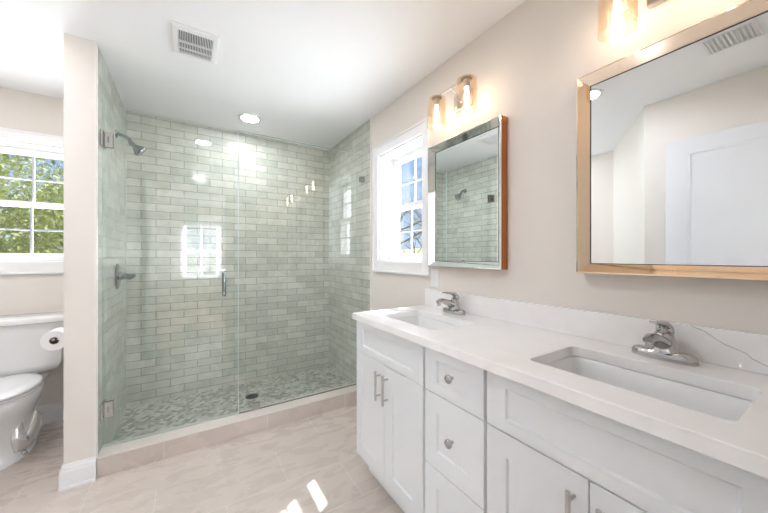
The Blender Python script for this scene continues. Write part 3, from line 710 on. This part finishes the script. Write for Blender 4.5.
for s_ in (1, -1):   # moulded trapway relief on each flank
    bm = bmesh.new()
    x = TX + s_ * 0.083
    sweep(bm, [(x - s_ * 0.01, 2.80, 0.24), (x, 2.765, 0.16), (x, 2.78, 0.085), (x + s_ * 0.006, 2.85, 0.075), (x + s_ * 0.010, 2.91, 0.12), (x + s_ * 0.006, 2.96, 0.17), (x, 3.01, 0.13), (x, 3.03, 0.055)],
          [0.02, 0.034, 0.044, 0.050, 0.054, 0.050, 0.042, 0.030], 18)
    rpart('trapway_relief', bm, M_SILVERG, to, smooth=60, label='shiny silvery trapway relief')
rpart('bolt_cap', lathe([(0.016, 0.0), (0.016, 0.012), (0.010, 0.024), (0.001, 0.027)], (TX + 0.104, 2.80, 0.016), 20), M_CHROME, to, smooth=60, label='shiny bolt cap')
rpart('seat', loft(bmesh.new(), [egg(0.167, 2.545, 3.03, 0.4185), egg(0.174, 2.535, 3.035, 0.422), egg(0.174, 2.535, 3.035, 0.432), egg(0.167, 2.545, 3.03, 0.4345)]), M_SEAT, to, smooth=40)
rpart('lid', loft(bmesh.new(), [egg(0.169, 2.542, 3.035, 0.4375), egg(0.176, 2.532, 3.04, 0.441), egg(0.176, 2.532, 3.04, 0.449), egg(0.165, 2.55, 3.03, 0.457), egg(0.12, 2.62, 2.99, 0.462), egg(0.02, 2.78, 2.84, 0.463)]), M_SEAT, to, smooth=60)
for hx in (TX - 0.09, TX + 0.05): rpart('lid_hinge', B(hx, hx + 0.04, 3.042, 3.068, 0.4185, 0.455, bev=0.004), M_SEAT, to)
def tankring(hw_, y0_, y1_, z, bow=0.018, n=14):
    pts = []
    for k in range(n + 1):
        t = -1 + 2 * k / n; pts.append(Vector((TX + hw_ * t * (1 - 0.0), y0_ - bow * (1 - t * t) + 0.012 * abs(t) ** 8, z)))
    pts.append(Vector((TX + hw_ * 1.0, y0_ + 0.04, z)))
    for k in range(n + 1):
        t = 1 - 2 * k / n; pts.append(Vector((TX + hw_ * t, y1_ - 0.01 * abs(t) ** 8, z)))
    return pts
tr = [tankring(0.10, 3.09, 3.20, 0.419), tankring(0.135, 3.07, 3.225, 0.435), tankring(0.185, 3.045, 3.245, 0.462), tankring(0.203, 3.036, 3.25, 0.50), tankring(0.212, 3.03, 3.255, 0.64), tankring(0.222, 3.02, 3.258, 0.785)]
rpart('tank', loft(bmesh.new(), tr), M_CERAMIC, to, smooth=45)
tr = [tankring(0.226, 3.015, 3.26, 0.7855), tankring(0.236, 3.003, 3.264, 0.791), tankring(0.238, 3.001, 3.265, 0.812), tankring(0.232, 3.006, 3.262, 0.823), tankring(0.21, 3.03, 3.245, 0.829)]
rpart('tank_lid', loft(bmesh.new(), tr), M_CERAMIC, to, smooth=45)
rpart('flush_lever', sweep(bmesh.new(), [(TX - 0.16, 3.02, 0.735), (TX - 0.16, 2.995, 0.735), (TX - 0.14, 2.985, 0.733), (TX - 0.09, 2.985, 0.725)], [0.012, 0.010, 0.008, 0.007], 12), M_CHROME, to, smooth=60)

# toilet roll and its holder on the nook side of the partition
RX, RY, RZ = XP - 0.076, 2.50, 0.766
th = thing('toilet_roll_holder', 'small chrome paper holder on the partition by the toilet', 'paper holder', (XP, RY, RZ))
bm = sweep(bmesh.new(), [(XP - 0.0005, RY + 0.075, RZ), (XP - 0.012, RY + 0.075, RZ)], 0.024, 20)
rpart('wall_post', bm, M_CHROME, th, smooth=40)
rpart('roll_arm', sweep(bmesh.new(), [(XP - 0.010, RY + 0.075, RZ), (RX + 0.012, RY + 0.075, RZ + 0.009), (RX, RY + 0.065, RZ + 0.0095), (RX, RY - 0.058, RZ + 0.0095), (RX, RY - 0.063, RZ + 0.0095)], 0.0075, 12), M_CHROME, th, smooth=60)
tp = thing('toilet_paper_roll', 'white toilet paper roll hanging on the holder by the partition', 'toilet paper', (RX, RY, RZ))
rpart('paper', lathe([(0.020, -0.050), (0.055, -0.050), (0.056, -0.048), (0.056, 0.048), (0.055, 0.050), (0.020, 0.050), (0.020, -0.050)], (RX, RY, RZ), 40, 'Y', cap=False), M_PAPER, tp, smooth=40)
rpart('cardboard_core', lathe([(0.0185, -0.0495), (0.0197, -0.0495), (0.0197, 0.0495), (0.0185, 0.0495), (0.0185, -0.0495)], (RX, RY, RZ), 32, 'Y', cap=False), M_CARD, tp, smooth=40)

# ------------------------------------------------------------------ outdoors
gr = mat('spring_grass', (0.16, 0.24, 0.06), 0.9)
g_ = N(gr, 'ShaderNodeNewGeometry'); L(gr, ramp(gr, noise(gr, g_.outputs['Position'], 1.2, 5), [(0.3, (0.10, 0.16, 0.04)), (0.7, (0.28, 0.26, 0.12))]), P(gr).inputs['Base Color'])
bm = bmesh.new()
bmesh.ops.create_grid(bm, x_segments=50, y_segments=50, size=60)
for v in bm.verts:
    r_ = math.hypot(v.co.x, v.co.y); v.co.z = -3.2 + max(0, r_ - 14) * 0.10 + math.sin(v.co.x * .3) * .2
structure('ground', bm, gr)
def leafm(name, a, b):
    m = mat(name, a, 0.55); o = N(m, 'ShaderNodeObjectInfo'); g = N(m, 'ShaderNodeNewGeometry')
    L(m, ramp(m, noise(m, g.outputs['Position'], 3.0, 3), [(0.35, a), (0.65, b)]), P(m).inputs['Base Color'])
    P(m).inputs['Transmission Weight'].default_value = 0.0
    # thin leaves let some light through
    t = m.node_tree; tl = t.nodes.new('ShaderNodeBsdfTranslucent'); mx = t.nodes.new('ShaderNodeMixShader'); mx.inputs[0].default_value = 0.45
    tl.inputs[0].default_value = (b[0] * 1.2, b[1] * 1.2, b[2], 1); out = t.nodes['Material Output']
    t.links.new(P(m).outputs[0], mx.inputs[1]); t.links.new(tl.outputs[0], mx.inputs[2]); t.links.new(mx.outputs[0], out.inputs[0])
    return m
M_LEAF = leafm('young_green_leaves', (0.045, 0.08, 0.006), (0.19, 0.235, 0.015))
M_BARK = mat('grey_brown_bark', (0.12, 0.085, 0.065), 0.9)
def tree(loc, h, label, leaves, leafsize, seed, levels=4, spread=0.62, r0=0.16, group=None):
    rnd = random.Random(seed)
    r = thing('leafy_tree' if leaves else 'bare_tree', label, 'tree', loc, group=group)
    tb = bmesh.new(); tips = []
    def grow(p, dvec, length, rad, lev):
        pts = [p]; rr = [rad]; q = p; dd = dvec.normalized(); n = 4
        for i in range(n):
            dd = (dd + Vector((rnd.uniform(-1, 1), rnd.uniform(-1, 1), rnd.uniform(-.3, .6))) * 0.17).normalized()
            q = q + dd * length / n; pts.append(q); rr.append(rad * (1 - 0.45 * (i + 1) / n))
        sweep(bb_[0 if lev == 0 else 1], pts, rr, 7 if lev < 2 else 4)
        if lev >= 2: tips.extend(pts[1:])
        if lev < levels:
            for k in range(3 if lev < 3 else 3):
                i = rnd.choice((2, 3, 4)); a = rnd.uniform(0, 2 * PI)
                side = Vector((math.cos(a), math.sin(a), rnd.uniform(-0.1, 0.5)))
                grow(pts[i], (dd * (1 - spread) + side * spread), length * rnd.uniform(0.58, 0.78), rr[i] * 0.62, lev + 1)
    bb_ = [bmesh.new(), bmesh.new()]
    grow(Vector((0, 0, 0)), Vector((0, 0, 1)), h * 0.42, r0, 0)
    part('trunk', bb_[0], M_BARK, r, 60); part('branches', bb_[1], M_BARK, r, 60)
    if leaves:
        lb = bmesh.new()
        for i in range(leaves):
            c = rnd.choice(tips) + Vector((rnd.gauss(0, 1), rnd.gauss(0, 1), rnd.gauss(0, 1))) * 0.30
            a = Vector((rnd.gauss(0, 1), rnd.gauss(0, 1), rnd.gauss(0, 1))).normalized(); b = a.orthogonal().normalized(); s = leafsize * rnd.uniform(0.6, 1.3)
            lb.faces.new([lb.verts.new(c - a * s), lb.verts.new(c + b * s * 0.5), lb.verts.new(c + a * s), lb.verts.new(c - b * s * 0.5)])
        me_o = part('foliage', lb, M_LEAF, r)
    return r
LG = 'green trees outside the nook window'
for i, (x, y, h, n) in enumerate(((-2.1, 7.8, 10.0, 34000), (-6.4, 13.0, 12.5, 24000), (-1.6, 16.0, 13.0, 12000), (-9.5, 20.5, 14.0, 9000))):
    tree((x, y, -3.2), h, 'spring green tree seen through the window above the toilet', n, 0.036 + 0.010 * i, 20 + i, group=LG, r0=0.15)
BG = 'bare trees outside the side window'
for i, (x, y, h) in enumerate(((5.9, 8.2, 12.5), (16.5, 18.5, 14.0), (27.0, 36.0, 16.0))):
    tree((x, y, -3.2), h, 'bare branched tree seen through the side window against blue sky', 0, 0, 40 + i, levels=6, group=BG, r0=0.17)
